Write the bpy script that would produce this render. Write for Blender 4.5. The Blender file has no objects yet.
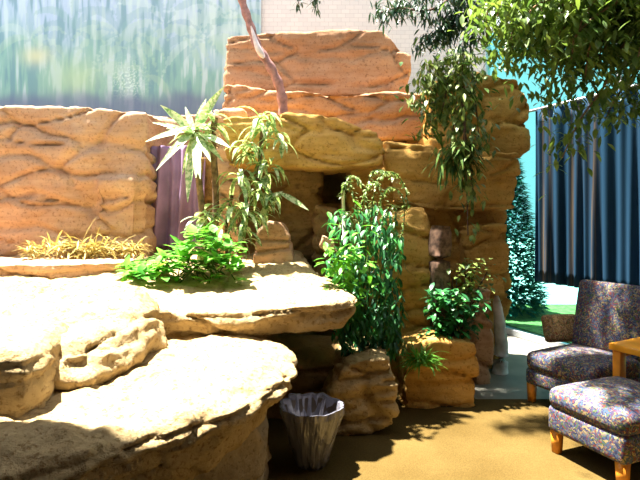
import bpy, bmesh, math, random
from mathutils import Vector, Matrix, noise, Euler
PI = math.pi
sc = bpy.context.scene
col = sc.collection
H, F, YH = 1.6, 500.0, 215.0          # eye height, focal length in px of a 640 px frame, horizon row


def P(px, py, d):
    """world point at distance d (along +Y) seen at photo pixel px,py"""
    return Vector(((px - 320) * d / F, d, H - (py - YH) * d / F))


def XY(px, d):
    return ((px - 320) * d / F, d)


# ------------------------------------------------------------------ helpers
def link(o, parent=None):
    col.objects.link(o)
    if parent:
        o.parent = parent
    return o


def tag(o, label=None, cat=None, group=None, kind=None):
    if label: o['label'] = label
    if cat: o['category'] = cat
    if group: o['group'] = group
    if kind: o['kind'] = kind
    return o


def thing(name, label, cat, loc=(0, 0, 0), rz=0, group=None):
    o = bpy.data.objects.new(name, None)
    o.location = loc
    o.rotation_euler = (0, 0, rz)
    o.empty_display_size = .1
    link(o)
    return tag(o, label, cat, group)


def obj(name, bm, mat, parent=None, smooth=True, origin=None):
    me = bpy.data.meshes.new(name)
    if origin is not None:
        bmesh.ops.translate(bm, verts=bm.verts, vec=-Vector(origin))
    bm.to_mesh(me)
    bm.free()
    for m in (mat if isinstance(mat, (list, tuple)) else [mat]):
        me.materials.append(m)
    if smooth:
        for p in me.polygons: p.use_smooth = True
    o = bpy.data.objects.new(name, me)
    if origin is not None: o.location = origin
    return link(o, parent)


def add_box(bm, c, s, rz=0, bevel=0, seg=2):
    b2 = bmesh.new()
    bmesh.ops.create_cube(b2, size=1)
    bmesh.ops.scale(b2, verts=b2.verts, vec=s)
    if bevel:
        bmesh.ops.bevel(b2, geom=b2.edges[:], offset=bevel, segments=seg, profile=.5, affect='EDGES')
    bmesh.ops.transform(b2, verts=b2.verts, matrix=Matrix.Translation(c) @ Matrix.Rotation(rz, 4, 'Z'))
    join(bm, b2)


def join(bm, b2):
    me = bpy.data.meshes.new('tmp')
    b2.to_mesh(me); b2.free()
    bm.from_mesh(me)
    bpy.data.meshes.remove(me)


def add_tube(bm, pts, radii, n=10):
    pts = [Vector(p) for p in pts]
    if not isinstance(radii, (list, tuple)): radii = [radii] * len(pts)
    rings = []
    ref = Vector((0, 0, 1))
    for i, p in enumerate(pts):
        t = (pts[min(i + 1, len(pts) - 1)] - pts[max(i - 1, 0)]).normalized()
        a = t.cross(ref)
        if a.length < .05: a = t.cross(Vector((1, 0, 0)))
        a.normalize()
        b = t.cross(a).normalized()
        rings.append([bm.verts.new(p + (a * math.cos(k * 2 * PI / n) + b * math.sin(k * 2 * PI / n)) * radii[i]) for k in range(n)])
    for r0, r1 in zip(rings, rings[1:]):
        for k in range(n):
            bm.faces.new((r0[k], r0[(k + 1) % n], r1[(k + 1) % n], r1[k]))
    bm.faces.new(rings[0]); bm.faces.new(rings[-1][::-1])


def spline(pts, per=6):
    pts = [Vector(p) for p in pts]
    q = [pts[0] * 2 - pts[1]] + pts + [pts[-1] * 2 - pts[-2]]
    out = []
    for i in range(1, len(q) - 2):
        for k in range(per):
            t = k / per
            a, b, c, d = q[i - 1], q[i], q[i + 1], q[i + 2]
            out.append(.5 * ((2 * b) + (c - a) * t + (2 * a - 5 * b + 4 * c - d) * t * t + (3 * b - a - 3 * c + d) * t ** 3))
    out.append(pts[-1])
    return out


def add_leaf(bm, base, direction, length, width, droop=.3, segs=3, fold=.25, up=None, shape=.45, mi=0, uvl=None):
    """a folded, drooping leaf blade: pointed at both ends, widest at `shape`"""
    d = Vector(direction).normalized()
    up = Vector(up) if up is not None else Vector((0, 0, 1))
    side = d.cross(up)
    if side.length < .05: side = d.cross(Vector((1, .3, 0)))
    side.normalize()
    nrm = side.cross(d).normalized()
    p = Vector(base)
    step = length / segs
    rows = []
    for i in range(segs + 1):
        t = i / segs
        w = width * .5 * (math.sin(PI * t ** (math.log(.5) / math.log(shape))) * .96 + .04) if 0 < t < 1 else width * .04
        l = bm.verts.new(p - side * w + nrm * w * fold)
        m = bm.verts.new(p)
        r = bm.verts.new(p + side * w + nrm * w * fold)
        rows.append((l, m, r))
        d = (d + Vector((0, 0, -droop / segs))).normalized()
        nrm = side.cross(d).normalized()
        p = p + d * step
    for a, b in zip(rows, rows[1:]):
        for k in (0, 1):
            f = bm.faces.new((a[k], a[k + 1], b[k + 1], b[k]))
            f.material_index = mi


def rdir(rng, zmin=-1, zmax=1):
    a = rng.uniform(0, 2 * PI)
    z = rng.uniform(zmin, zmax)
    r = math.sqrt(max(0, 1 - z * z))
    return Vector((r * math.cos(a), r * math.sin(a), z))


# ------------------------------------------------------------------ materials
def mat(name):
    m = bpy.data.materials.new(name)
    m.use_nodes = True
    nt = m.node_tree
    b = nt.nodes['Principled BSDF']
    return m, nt, b


def N(nt, t, **kw):
    n = nt.nodes.new(t)
    for k, v in kw.items():
        if k in n.inputs: n.inputs[k].default_value = v
        else: setattr(n, k, v)
    return n


def ramp(nt, fac, stops, interp='LINEAR'):
    r = nt.nodes.new('ShaderNodeValToRGB')
    r.color_ramp.interpolation = interp
    e = r.color_ramp.elements
    while len(e) < len(stops): e.new(.5)
    for el, (p, c) in zip(e, stops):
        el.position = p
        el.color = (*c, 1) if len(c) == 3 else c
    nt.links.new(fac, r.inputs[0])
    return r.outputs[0]


def coord(nt, scale=(1, 1, 1), kind='Object', rot=(0, 0, 0)):
    tc = nt.nodes.new('ShaderNodeTexCoord')
    mp = nt.nodes.new('ShaderNodeMapping')
    mp.inputs['Scale'].default_value = scale
    mp.inputs['Rotation'].default_value = rot
    nt.links.new(tc.outputs[kind], mp.inputs[0])
    return mp.outputs[0]


def mix(nt, fac, a, b, mode='MIX'):
    n = nt.nodes.new('ShaderNodeMix')
    n.data_type = 'RGBA'; n.blend_type = mode
    for s, v in ((n.inputs[0], fac), (n.inputs[6], a), (n.inputs[7], b)):
        if hasattr(v, 'is_linked') or hasattr(v, 'links'): nt.links.new(v, s)
        elif isinstance(v, (int, float)): s.default_value = v
        else: s.default_value = (*v, 1)
    return n.outputs[2]


def plain(name, c, rough=.6, metal=0, var=.12, scale=14, spec=.4):
    m, nt, b = mat(name)
    nz = N(nt, 'ShaderNodeTexNoise', Scale=scale, Detail=4.0)
    nt.links.new(coord(nt), nz.inputs['Vector'])
    lo = tuple(x * (1 - var) for x in c); hi = tuple(min(1, x * (1 + var)) for x in c)
    nt.links.new(ramp(nt, nz.outputs[0], [(.35, lo), (.65, hi)]), b.inputs['Base Color'])
    b.inputs['Roughness'].default_value = rough
    b.inputs['Metallic'].default_value = metal
    b.inputs['Specular IOR Level'].default_value = spec
    return m


def rock_mat(name, c_lo, c_mid, c_hi, bump=.5, band=1.0, pit=(.55, .5, .45)):
    m, nt, b = mat(name)
    co = coord(nt)
    n1 = N(nt, 'ShaderNodeTexNoise', Scale=2.2, Detail=8.0, Roughness=.62)
    nt.links.new(co, n1.inputs['Vector'])
    n2 = N(nt, 'ShaderNodeTexNoise', Scale=3.0, Detail=6.0, Roughness=.6)      # stretched: strata stain
    nt.links.new(coord(nt, (.5, .5, 4.5)), n2.inputs['Vector'])
    c1 = ramp(nt, n1.outputs[0], [(.3, c_lo), (.5, c_mid), (.7, c_hi)])
    c2 = ramp(nt, n2.outputs[0], [(.38, tuple(x * .72 for x in c_mid)), (.6, (c_hi))])
    c = mix(nt, .4 * band, c1, c2)
    n3 = N(nt, 'ShaderNodeTexNoise', Scale=38.0, Detail=5.0, Roughness=.7)
    nt.links.new(co, n3.inputs['Vector'])
    sp = ramp(nt, n3.outputs[0], [(.36, pit), (.46, (1, 1, 1))])
    c = mix(nt, .8, c, sp, 'MULTIPLY')
    nt.links.new(c, b.inputs['Base Color'])
    b.inputs['Roughness'].default_value = .92
    b.inputs['Specular IOR Level'].default_value = .15
    n4 = N(nt, 'ShaderNodeTexNoise', Scale=22.0, Detail=9.0, Roughness=.72)
    nt.links.new(co, n4.inputs['Vector'])
    bp = N(nt, 'ShaderNodeBump', Strength=bump, Distance=.03)
    hh = mix(nt, .5, n4.outputs[0], sp, 'MULTIPLY')
    nt.links.new(hh, bp.inputs['Height'])
    nt.links.new(bp.outputs[0], b.inputs['Normal'])
    return m


def leaf_mat(name, c_lo, c_hi, trans=.35, rough=.45, stripe=None, scale=9, spec=.4):
    m, nt, b = mat(name)
    nz = N(nt, 'ShaderNodeTexNoise', Scale=scale, Detail=2.0)
    nt.links.new(coord(nt), nz.inputs['Vector'])
    c = ramp(nt, nz.outputs[0], [(.36, c_lo), (.64, c_hi)])
    if stripe:
        n2 = N(nt, 'ShaderNodeTexNoise', Scale=34.0, Detail=3.0)
        nt.links.new(coord(nt), n2.inputs['Vector'])
        f = ramp(nt, n2.outputs[0], [(.47, (0, 0, 0)), (.55, (1, 1, 1))])
        c = mix(nt, f, c, stripe)
    nt.links.new(c, b.inputs['Base Color'])
    b.inputs['Roughness'].default_value = rough
    b.inputs['Specular IOR Level'].default_value = spec
    tr = N(nt, 'ShaderNodeBsdfTranslucent')
    nt.links.new(mix(nt, .5, c, (1, 1, .35), 'MULTIPLY'), tr.inputs[0])
    ms = N(nt, 'ShaderNodeMixShader'); ms.inputs[0].default_value = trans
    nt.links.new(b.outputs[0], ms.inputs[1]); nt.links.new(tr.outputs[0], ms.inputs[2])
    nt.links.new(ms.outputs[0], nt.nodes['Material Output'].inputs[0])
    return m


M = {}
M['cream'] = rock_mat('cream_rock', (.40, .275, .12), (.49, .355, .175), (.55, .42, .23), bump=1.0, band=.4, pit=(.55, .45, .34))
M['sand'] = rock_mat('sand_rock', (.40, .225, .125), (.52, .315, .19), (.61, .43, .28), bump=.45)
M['ochre'] = rock_mat('ochre_rock', (.33, .165, .036), (.53, .295, .075), (.64, .40, .125), bump=.5)
M['rust'] = rock_mat('rust_rock', (.27, .140, .072), (.38, .21, .115), (.46, .28, .165), bump=.4)
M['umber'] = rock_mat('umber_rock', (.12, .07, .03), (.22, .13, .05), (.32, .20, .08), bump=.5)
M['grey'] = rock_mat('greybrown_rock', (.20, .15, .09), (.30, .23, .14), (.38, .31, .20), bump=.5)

# floor carpet
m, nt, b = mat('ochre_carpet')
n1 = N(nt, 'ShaderNodeTexNoise', Scale=1.6, Detail=5.0); nt.links.new(coord(nt), n1.inputs['Vector'])
n2 = N(nt, 'ShaderNodeTexNoise', Scale=130.0, Detail=3.0); nt.links.new(coord(nt), n2.inputs['Vector'])
c = ramp(nt, n1.outputs[0], [(.35, (.074, .047, .013)), (.65, (.105, .070, .022))])
c = mix(nt, .6, c, ramp(nt, n2.outputs[0], [(.35, (.6, .6, .6)), (.65, (1.2, 1.2, 1.2))]), 'MULTIPLY')
nt.links.new(c, b.inputs['Base Color']); b.inputs['Roughness'].default_value = 1; b.inputs['Specular IOR Level'].default_value = .05
bp = N(nt, 'ShaderNodeBump', Strength=.5, Distance=.01); nt.links.new(n2.outputs[0], bp.inputs['Height']); nt.links.new(bp.outputs[0], b.inputs['Normal'])
M['carpet'] = m
M['ceil'] = plain('brown_room_paint', (.14, .10, .065), .9)
M['tile'] = plain('grey_tile', (.19, .18, .15), .5, var=.15, scale=5)

# white painted brick
m, nt, b = mat('white_brick')
br = N(nt, 'ShaderNodeTexBrick', Scale=4.0)
br.inputs['Color1'].default_value = (.66, .63, .60, 1); br.inputs['Color2'].default_value = (.60, .58, .56, 1)
br.inputs['Mortar'].default_value = (.50, .47, .46, 1); br.inputs['Mortar Size'].default_value = .012
nt.links.new(coord(nt, rot=(PI / 2, 0, 0)), br.inputs['Vector'])
nt.links.new(br.outputs[0], b.inputs['Base Color']); b.inputs['Roughness'].default_value = .8
bp = N(nt, 'ShaderNodeBump', Strength=.4, Distance=.01); nt.links.new(br.outputs[1], bp.inputs['Height']); bp.invert = True
nt.links.new(bp.outputs[0], b.inputs['Normal'])
M['brick'] = m

m, nt, b = mat('mural_paint')
at = N(nt, 'ShaderNodeAttribute', attribute_name='paint'); nt.links.new(at.outputs[0], b.inputs['Base Color'])
b.inputs['Roughness'].default_value = .85; b.inputs['Specular IOR Level'].default_value = .1
M['mural'] = m

# floral upholstery
m, nt, b = mat('floral_fabric')
vz = N(nt, 'ShaderNodeTexVoronoi', Scale=85.0); nzz = N(nt, 'ShaderNodeTexNoise', Scale=20.0, Detail=3.0)
co = coord(nt); nt.links.new(co, nzz.inputs['Vector'])
cm = mix(nt, .09, co, nzz.outputs[1], 'ADD'); nt.links.new(cm, vz.inputs['Vector'])
sx = N(nt, 'ShaderNodeSeparateColor'); nt.links.new(vz.outputs['Color'], sx.inputs[0])
c = ramp(nt, sx.outputs[0], [(0, (0.041, 0.046, 0.094)), (.2, (0.092, 0.061, 0.116)), (.36, (0.065, 0.101, 0.168)), (.5, (0.184, 0.055, 0.053)), (.6, (0.082, 0.121, 0.053)), (.7, (0.184, 0.152, 0.126)), (.82, (0.330, 0.254, 0.126)), (.93, (0.110, 0.142, 0.211))], 'CONSTANT')
nt.links.new(c, b.inputs['Base Color']); b.inputs['Roughness'].default_value = .95; b.inputs['Specular IOR Level'].default_value = .1
M['floral'] = m
m2 = M['floral'].copy(); m2.name = 'tan_floral_fabric'; M['tanfloral'] = m2
for n_ in m2.node_tree.nodes:
    if n_.type == 'VALTORGB':
        for e_, c_ in zip(n_.color_ramp.elements, ((.30, .18, .08), (.20, .12, .07), (.36, .24, .10), (.24, .08, .05), (.12, .13, .05), (.40, .28, .14), (.46, .32, .15), (.20, .15, .12))): e_.color = (*c_, 1)
M['oak'] = plain('orange_wood', (.68, .26, .025), .4, var=.2, scale=8)
M['oak_top'] = plain('orange_table_top', (.88, .37, .025), .35, var=.15, scale=6)
M['dark'] = plain('dark_under_cloth', (.03, .02, .03), .9)

# navy curtain with backlight painted in as pale streaks
m, nt, b = mat('navy_curtain_cloth')
n1 = N(nt, 'ShaderNodeTexNoise', Scale=7.0, Detail=5.0, Roughness=.7); nt.links.new(coord(nt, (1, 1, .015)), n1.inputs['Vector'])
c = ramp(nt, n1.outputs[0], [(.3, (.012, .035, .065)), (.5, (.02, .055, .10)), (.58, (.03, .05, .08)), (.68, (.17, .125, .08))])
nt.links.new(c, b.inputs['Base Color']); b.inputs['Roughness'].default_value = 1; b.inputs['Specular IOR Level'].default_value = 0
M['navy'] = m
M['purple'] = plain('purple_cloth', (.25, .16, .27), .9, var=.25, scale=3)
M['metal'] = plain('pale_metal', (.55, .58, .6), .4, metal=.6)

# teal tinted glass
m, nt, b = mat('teal_glass')
tr = N(nt, 'ShaderNodeBsdfTransparent'); tr.inputs[0].default_value = (.40, .72, .70, 1)
gl = N(nt, 'ShaderNodeBsdfGlossy', Roughness=.03); gl.inputs[0].default_value = (.8, 1, 1, 1)
fr = N(nt, 'ShaderNodeFresnel', IOR=1.15)
ms = N(nt, 'ShaderNodeMixShader'); nt.links.new(fr.outputs[0], ms.inputs[0])
nt.links.new(tr.outputs[0], ms.inputs[1]); nt.links.new(gl.outputs[0], ms.inputs[2]); nt.links.new(ms.outputs[0], nt.nodes['Material Output'].inputs[0])
M['glass'] = m
M['lawn'] = plain('lawn_grass', (.22, .24, .06), .95, var=.4, scale=10)
M['paving'] = plain('pale_paving', (.62, .62, .58), .9, var=.08)
M['bark'] = plain('brown_bark', (.20, .12, .06), .95, var=.45, scale=24)
M['pinkbark'] = plain('pinkish_bark', (.34, .17, .15), .9, var=.35, scale=18)
M['whitebark'] = plain('peeled_pale_bark', (.72, .60, .58), .8, var=.15)
M['darkbark'] = plain('dark_bark', (.10, .055, .04), .95, var=.4, scale=20)
M['ivy'] = leaf_mat('bright_ivy', (.045, .24, .02), (.22, .56, .06), .35)
M['strap'] = leaf_mat('pale_strap_leaf', (.16, .32, .10), (.42, .56, .26), .3, stripe=(.62, .68, .42))
M['strap2'] = leaf_mat('green_strap_leaf', (.09, .22, .06), (.30, .46, .16), .35, stripe=(.56, .64, .34))
M['deep'] = leaf_mat('deep_green_leaf', (.015, .09, .04), (.05, .24, .05), .3, rough=.35)
M['fern'] = leaf_mat('pale_fern', (.14, .24, .06), (.40, .50, .24), .35, scale=30)
M['ficus'] = leaf_mat('ficus_leaf', (.07, .14, .03), (.19, .28, .055), .45, rough=.35, scale=4)
M['ficus_dark'] = leaf_mat('dark_frond', (.015, .05, .035), (.05, .10, .05), .2, rough=.4)  # dark bluish green of the feathery foliage
M['vine'] = leaf_mat('vine_leaf', (.08, .15, .035), (.30, .37, .09), .35, scale=14)
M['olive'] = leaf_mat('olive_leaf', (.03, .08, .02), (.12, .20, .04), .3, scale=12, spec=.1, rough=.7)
M['grass'] = leaf_mat('fresh_grass', (.06, .22, .02), (.16, .42, .05), .35)
M['dry'] = leaf_mat('dry_grass', (.26, .19, .05), (.58, .47, .16), .3, scale=25)
M['hedge'] = leaf_mat('hedge_leaf', (.02, .11, .09), (.04, .18, .14), .3)

# bin
M['binbody'] = plain('brown_plastic', (.06, .045, .035), .4)
m, nt, b = mat('grey_bin_liner')
b.inputs['Base Color'].default_value = (.27, .27, .33, 1); b.inputs['Roughness'].default_value = .16
b.inputs['Specular IOR Level'].default_value = .9
n1 = N(nt, 'ShaderNodeTexNoise', Scale=16.0, Detail=5.0); nt.links.new(coord(nt, (1, 1, .45)), n1.inputs['Vector'])
b.inputs['Base Color'].default_value = (.15, .15, .185, 1)
bp = N(nt, 'ShaderNodeBump', Strength=.8, Distance=.03); nt.links.new(n1.outputs[0], bp.inputs['Height']); nt.links.new(bp.outputs[0], b.inputs['Normal'])
M['liner'] = m


# ------------------------------------------------------------------ rocks
def rock(name, prisms, material, label, cat='rock', vox=.035, amp=.045, groove=.03, freq=5.0, smooth=4, seed=0, warp=None, group=None, fine=.010, fscale=1.6, cell=.05, cf=1.1, crag=0.0):
    """prisms: list of (polyA, polyB): two rings of 3-D points, same count. Fused, rounded and weathered into one rock mesh."""
    vox *= .72; smooth = int(smooth * 1.4)
    if material.name == 'cream_rock' and not crag: crag = .028
    bm = bmesh.new()
    for rings in prisms:
        rv = [[bm.verts.new(Vector(p)) for p in R] for R in rings]
        n = len(rv[0])
        fs = [bm.faces.new(rv[0]), bm.faces.new(rv[-1][::-1])]
        for va, vb in zip(rv, rv[1:]):
            for k in range(n):
                fs.append(bm.faces.new((va[k], vb[k], vb[(k + 1) % n], va[(k + 1) % n])))
        bmesh.ops.recalc_face_normals(bm, faces=fs)
    bmesh.ops.triangulate(bm, faces=bm.faces[:])
    me = bpy.data.meshes.new('tmp'); bm.to_mesh(me); bm.free()
    t = bpy.data.objects.new('tmp', me); col.objects.link(t)
    r = t.modifiers.new('r', 'REMESH'); r.mode = 'VOXEL'; r.voxel_size = vox
    s = t.modifiers.new('s', 'SMOOTH'); s.factor = .5; s.iterations = smooth
    dg = bpy.context.evaluated_depsgraph_get()
    me2 = bpy.data.meshes.new_from_object(t.evaluated_get(dg))
    bpy.data.objects.remove(t); bpy.data.meshes.remove(me)
    me2.name = name
    off = Vector((seed * 7.31, seed * 3.7, seed * 1.9))
    new = []
    for v in me2.vertices:
        p, n = v.co, v.normal
        q = p + off
        d = amp * noise.fractal(q * fscale, 1.0, 2.1, 4) * .9
        d += fine * noise.fractal(q * 13, .8, 2.2, 3)
        sidey = 1 - min(1, abs(n.z) * 1.25)
        if groove and sidey > 0:
            w = q.z * freq + .9 * noise.noise(q * .8) + .25 * noise.noise(q * 3.1)
            fr_ = w - math.floor(w)
            g = math.exp(-((min(fr_, 1 - fr_)) / .10) ** 2)
            k = .5 + .5 * noise.noise(Vector((q.x * .9, q.y * .9, math.floor(w + .5) * 3.3)))
            d -= groove * g * sidey * (.35 + k)
            d += groove * .5 * sidey * noise.noise(Vector((q.x * .6, q.y * .6, math.floor(w) * 5.1)))
        if cell:
            qq = Vector((q.x * cf * .75, q.y * cf * .75, q.z * cf * 2.7)) + .35 * noise.noise_vector(q * 1.3)
            ds, ps = noise.voronoi(qq)
            e_ = ds[1] - ds[0]
            kx = 1 if abs(n.z) < .6 else .35
            d += cell * kx * (noise.noise(ps[0] * 5.3) * .9 - .9 * math.exp(-(e_ / .045) ** 2))
        if crag:
            qs = Vector((q.x * 3.2, q.y * 3.2, q.z * 11))
            d += crag * (.35 + .65 * sidey) * (1 - 2.6 * abs(noise.noise(qs + .8 * noise.noise_vector(q * 2.2)))) * .8
            d += crag * .45 * noise.noise(q * 9)
        new.append(p + n * d)
    for v, c in zip(me2.vertices, new): v.co = c
    if warp:
        for v in me2.vertices: v.co = warp(v.co)
    zmin = min(v.co.z for v in me2.vertices)
    cx = sum(v.co.x for v in me2.vertices) / len(me2.vertices); cy = sum(v.co.y for v in me2.vertices) / len(me2.vertices)
    o0 = Vector((cx, cy, zmin))
    for v in me2.vertices: v.co -= o0
    me2.materials.clear(); me2.materials.append(material)
    for p in me2.polygons: p.use_smooth = True
    o = bpy.data.objects.new(name, me2); o.location = o0
    link(o)
    return tag(o, label, cat, group)


def slab(plan, z0, z1, inset=0.0, cx=None):
    """plan: [(x,y)...]; the bottom ring may be drawn in towards the middle"""
    mx = sum(p[0] for p in plan) / len(plan); my = sum(p[1] for p in plan) / len(plan)
    A = [(x, y, z1) for x, y in plan]
    B = [(mx + (x - mx) * (1 - inset), my + (y - my) * (1 - inset), z0) for x, y in plan]
    return (A, B)


def tiers(plan, levels):
    mx = sum(p[0] for p in plan) / len(plan); my = sum(p[1] for p in plan) / len(plan)
    return tuple([(mx + (x - mx) * (1 - i), my + (y - my) * (1 - i), z) for x, y in plan] for z, i in levels)


def face(pix, d, thick, taper=1.0):
    """a block whose front outline is seen at pixels pix at distance d (or per-point d), reaching `thick` further back"""
    A = [P(*p[:2], p[2] if len(p) > 2 else d) for p in pix]
    B = [Vector((a.x, a.y + thick, a.z)) for a in A]
    return (A, B)


# -- foreground ledges, left
plan_L = [(-1.9, 1.34), (-1.12, 1.61), (-.83, 1.74), (-.66, 1.93), (-.37, 2.19), (-.22, 2.48), (-.13, 2.78), (-.16, 3.05), (-.3, 3.35), (-.6, 3.6), (-2.6, 3.6), (-2.8, 2.0)]
rock('rock_slab', [tiers(plan_L, [(.40, .30), (.56, .15), (.665, .015), (.70, .0), (.73, .01), (.77, .07), (.81, .22)])],
     M['cream'], 'large cream rock slab lowest and widest of the sunlit ledges, jutting over the floor', 'rock', vox=.024, amp=.05, groove=.035, freq=9, seed=3, fine=.014, smooth=5, cell=.03, cf=1.7)
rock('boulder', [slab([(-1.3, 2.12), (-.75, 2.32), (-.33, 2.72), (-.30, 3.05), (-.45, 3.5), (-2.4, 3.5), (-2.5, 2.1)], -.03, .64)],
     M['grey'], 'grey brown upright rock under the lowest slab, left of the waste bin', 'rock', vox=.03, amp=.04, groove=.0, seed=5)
plan_B = [(-1.30, 2.2), (-1.1, 2.34), (-.95, 2.62), (-.93, 2.9), (-1.05, 3.3), (-1.5, 3.6), (-2.3, 3.6), (-2.0, 2.4)]


def warpB(p):
    return Vector((p.x, p.y, p.z + max(0, (p.z - .74)) * .55 * max(0, p.y - 2.5)))


rock('rock_slab', [tiers(plan_B, [(.70, .22), (.78, .07), (.82, .0), (.90, .05), (.98, .16), (1.02, .32)])],
     M['cream'], 'middle cream rock ledge with a pitted sloping face, resting on the largest slab', 'rock', vox=.022, amp=.04, groove=.03, freq=9, seed=8, warp=warpB, fine=.014, smooth=6)
rock('rock_block', [tiers([(-2.2, 1.96), (-1.6, 1.99), (-1.19, 2.02), (-1.16, 2.12), (-1.30, 2.7), (-2.5, 2.8)], [(.71, .04), (.95, .0), (1.01, .03), (1.05, .13)])],
     M['cream'], 'squarish rock block with a shaded brown front at the far left edge', 'rock', vox=.02, amp=.02, groove=.012, freq=8, seed=11, smooth=2, cell=.01, crag=.012)


def warpC(p):
    k = max(0, p.y - 3.2)
    return Vector((p.x, p.y, p.z + k * .10))


plan_C = [(-1.25, 3.0), (-.95, 3.14), (-.5, 3.12), (-.2, 3.28), (.1, 3.34), (.27, 3.46), (.30, 3.62), (.16, 3.95), (-.1, 4.5), (-.2, 5.6), (-3.9, 5.6), (-3.9, 3.3)]
rock('rock_plateau', [tiers(plan_C, [(.78, .12), (.87, .03), (.92, .0), (.97, .012), (1.0, .05)])], M['cream'],
     'broad cream rock plateau carrying the green plants, ending in a point over the dark hollow', 'rock', vox=.028, amp=.04, groove=.035, freq=8, seed=14, warp=warpC, fine=.012, smooth=5)
rock('rock_step', [slab([(-3.9, 4.05), (-2.3, 4.12), (-1.75, 4.3), (-1.6, 4.75), (-1.9, 5.4), (-3.9, 5.4)], .98, 1.20)],
     M['sand'], 'low pinkish rock step at the back of the plateau below the left wall', 'rock', vox=.03, amp=.03, groove=.03, freq=10, seed=15, smooth=4)
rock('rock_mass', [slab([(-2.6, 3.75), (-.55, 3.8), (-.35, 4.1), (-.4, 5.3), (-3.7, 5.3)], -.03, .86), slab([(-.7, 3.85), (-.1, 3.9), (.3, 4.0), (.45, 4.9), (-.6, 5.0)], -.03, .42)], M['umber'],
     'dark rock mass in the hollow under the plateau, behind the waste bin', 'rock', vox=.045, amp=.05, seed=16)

# -- left rock wall and recess
rock('rock_wall', [face([(-60, 104), (40, 107), (100, 108), (147, 112), (148, 268), (-60, 268)], 5.0, .7),
                   face([(96, 176), (135, 178), (136, 250), (90, 250)], 4.93, .3)],
     M['sand'], 'tall layered pink and tan rock wall at left below the painted jungle', 'rock wall', vox=.035, amp=.06, groove=.05, freq=3.3, seed=20, smooth=4)
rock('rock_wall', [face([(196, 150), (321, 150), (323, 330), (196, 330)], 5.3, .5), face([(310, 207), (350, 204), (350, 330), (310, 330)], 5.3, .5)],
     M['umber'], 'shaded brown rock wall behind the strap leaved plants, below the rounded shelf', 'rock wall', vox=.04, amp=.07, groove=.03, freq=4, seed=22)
rock('rock_wall', [face([(120, 118), (245, 108), (250, 160), (120, 158)], 5.55, .3), face([(112, 140), (215, 140), (215, 290), (112, 290)], 5.75, .15)],
     M['sand'], 'rock wall at the back of the recess above and behind the purple cloth', 'rock wall', vox=.04, amp=.04, groove=.02, seed=23)
rock('rock_pillar', [face([(212, 110), (243, 110), (240, 260), (214, 268)], 5.0, .35)], M['sand'],
     'narrow pale tan rock upright right of the purple cloth, half hidden by plants', 'rock', vox=.03, amp=.04, seed=24)
rock('rock_shelf', [face([(222, 118), (290, 113), (340, 120), (376, 133), (386, 150), (380, 166), (330, 168), (225, 166)], 4.75, .8)],
     M['ochre'], 'long rounded rock shelf with a blunt right end, under the bare trunk', 'rock', vox=.03, amp=.04, groove=.03, freq=5, seed=26, smooth=7)
rock('rock_shelf', [face([(225, 84), (330, 92), (425, 94), (440, 104), (440, 140), (225, 140)], 5.5, .7)],
     M['rust'], 'brown rock layer between the rounded shelf and the top block', 'rock', vox=.04, amp=.06, groove=.03, freq=4, seed=28)
rock('rock_block', [face([(226, 36), (300, 31), (382, 30), (411, 55), (410, 96), (226, 96)], 5.9, .8)],
     M['rust'], 'large rust coloured rock block with a cut corner, highest in the centre', 'rock', vox=.04, amp=.05, groove=.025, freq=3.5, seed=30, smooth=3)
rock('boulder', [face([(258, 230), (268, 221), (282, 223), (290, 238), (296, 284), (252, 284), (254, 255)], 4.62, .3)],
     M['sand'], 'small round sunlit boulder on the plateau right of the ivy', 'rock', vox=.02, amp=.03, groove=0, seed=31, smooth=5)
rock('boulder', [face([(322, 234), (334, 240), (338, 252), (326, 254), (318, 246)], 4.5, .3)],
     M['sand'], 'little pale rock chip between the plateau and the dark green plant', 'rock', vox=.02, amp=.02, groove=0, seed=32, smooth=4)
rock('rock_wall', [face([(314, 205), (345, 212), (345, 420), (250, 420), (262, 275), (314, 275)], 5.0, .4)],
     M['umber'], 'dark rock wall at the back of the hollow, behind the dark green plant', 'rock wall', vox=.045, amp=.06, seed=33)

rock('rock_block', [face([(300, 140), (372, 140), (372, 235), (300, 235)], 6.0, .3)], M['umber'],  # dark block added so the hole reads as deep shade
     'added dark filler rock deep inside the hole under the rounded shelf', 'rock', vox=.05, amp=.04, seed=34)

# -- right rock column
rock('rock_block', [face([(428, 84), (478, 70), (520, 76), (535, 98), (531, 150), (520, 158), (430, 156)], 5.15, .8)],
     M['ochre'], 'orange rock block crowning the right column, behind hanging leaves', 'rock', vox=.035, amp=.06, groove=.03, freq=3, seed=40, smooth=5)
rock('rock_block', [face([(386, 140), (440, 150), (518, 153), (524, 178), (516, 210), (440, 212), (392, 204)], 4.95, .9)],
     M['ochre'], 'broad bulging ochre rock in the middle of the right column', 'rock', vox=.033, amp=.06, groove=.025, freq=3, seed=42, smooth=6)
rock('rock_block', [face([(405, 96), (450, 96), (450, 160), (405, 160)], 5.6, .5)], M['umber'],
     'dark recessed rock beside the top of the right column', 'rock', vox=.045, amp=.04, seed=43)
rock('rock_pillar', [face([(352, 150), (400, 160), (462, 208), (508, 208), (512, 300), (505, 330), (500, 392), (346, 410), (346, 215)], 5.2, .7)],
     M['ochre'], 'recessed ochre rock face at the core of the right column', 'rock', vox=.04, amp=.06, groove=.03, freq=3.2, seed=44)
rock('rock_block', [face([(464, 226), (508, 222), (512, 250), (508, 296), (470, 298)], 4.95, .4)],
     M['ochre'], 'upright ochre rock on the right edge of the column, above the leafy planter', 'rock', vox=.03, amp=.04, groove=.03, freq=3, seed=46, smooth=5)
rock('rock_pillar', [face([(380, 215), (424, 205), (436, 260), (428, 345), (428, 412), (396, 416), (384, 400), (376, 300)], 4.55, .7)],
     M['ochre'], 'smooth brown rock pillar between the dark green plant and the planter', 'rock', vox=.035, amp=.06, groove=.02, freq=2.5, seed=48, smooth=6)
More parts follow.
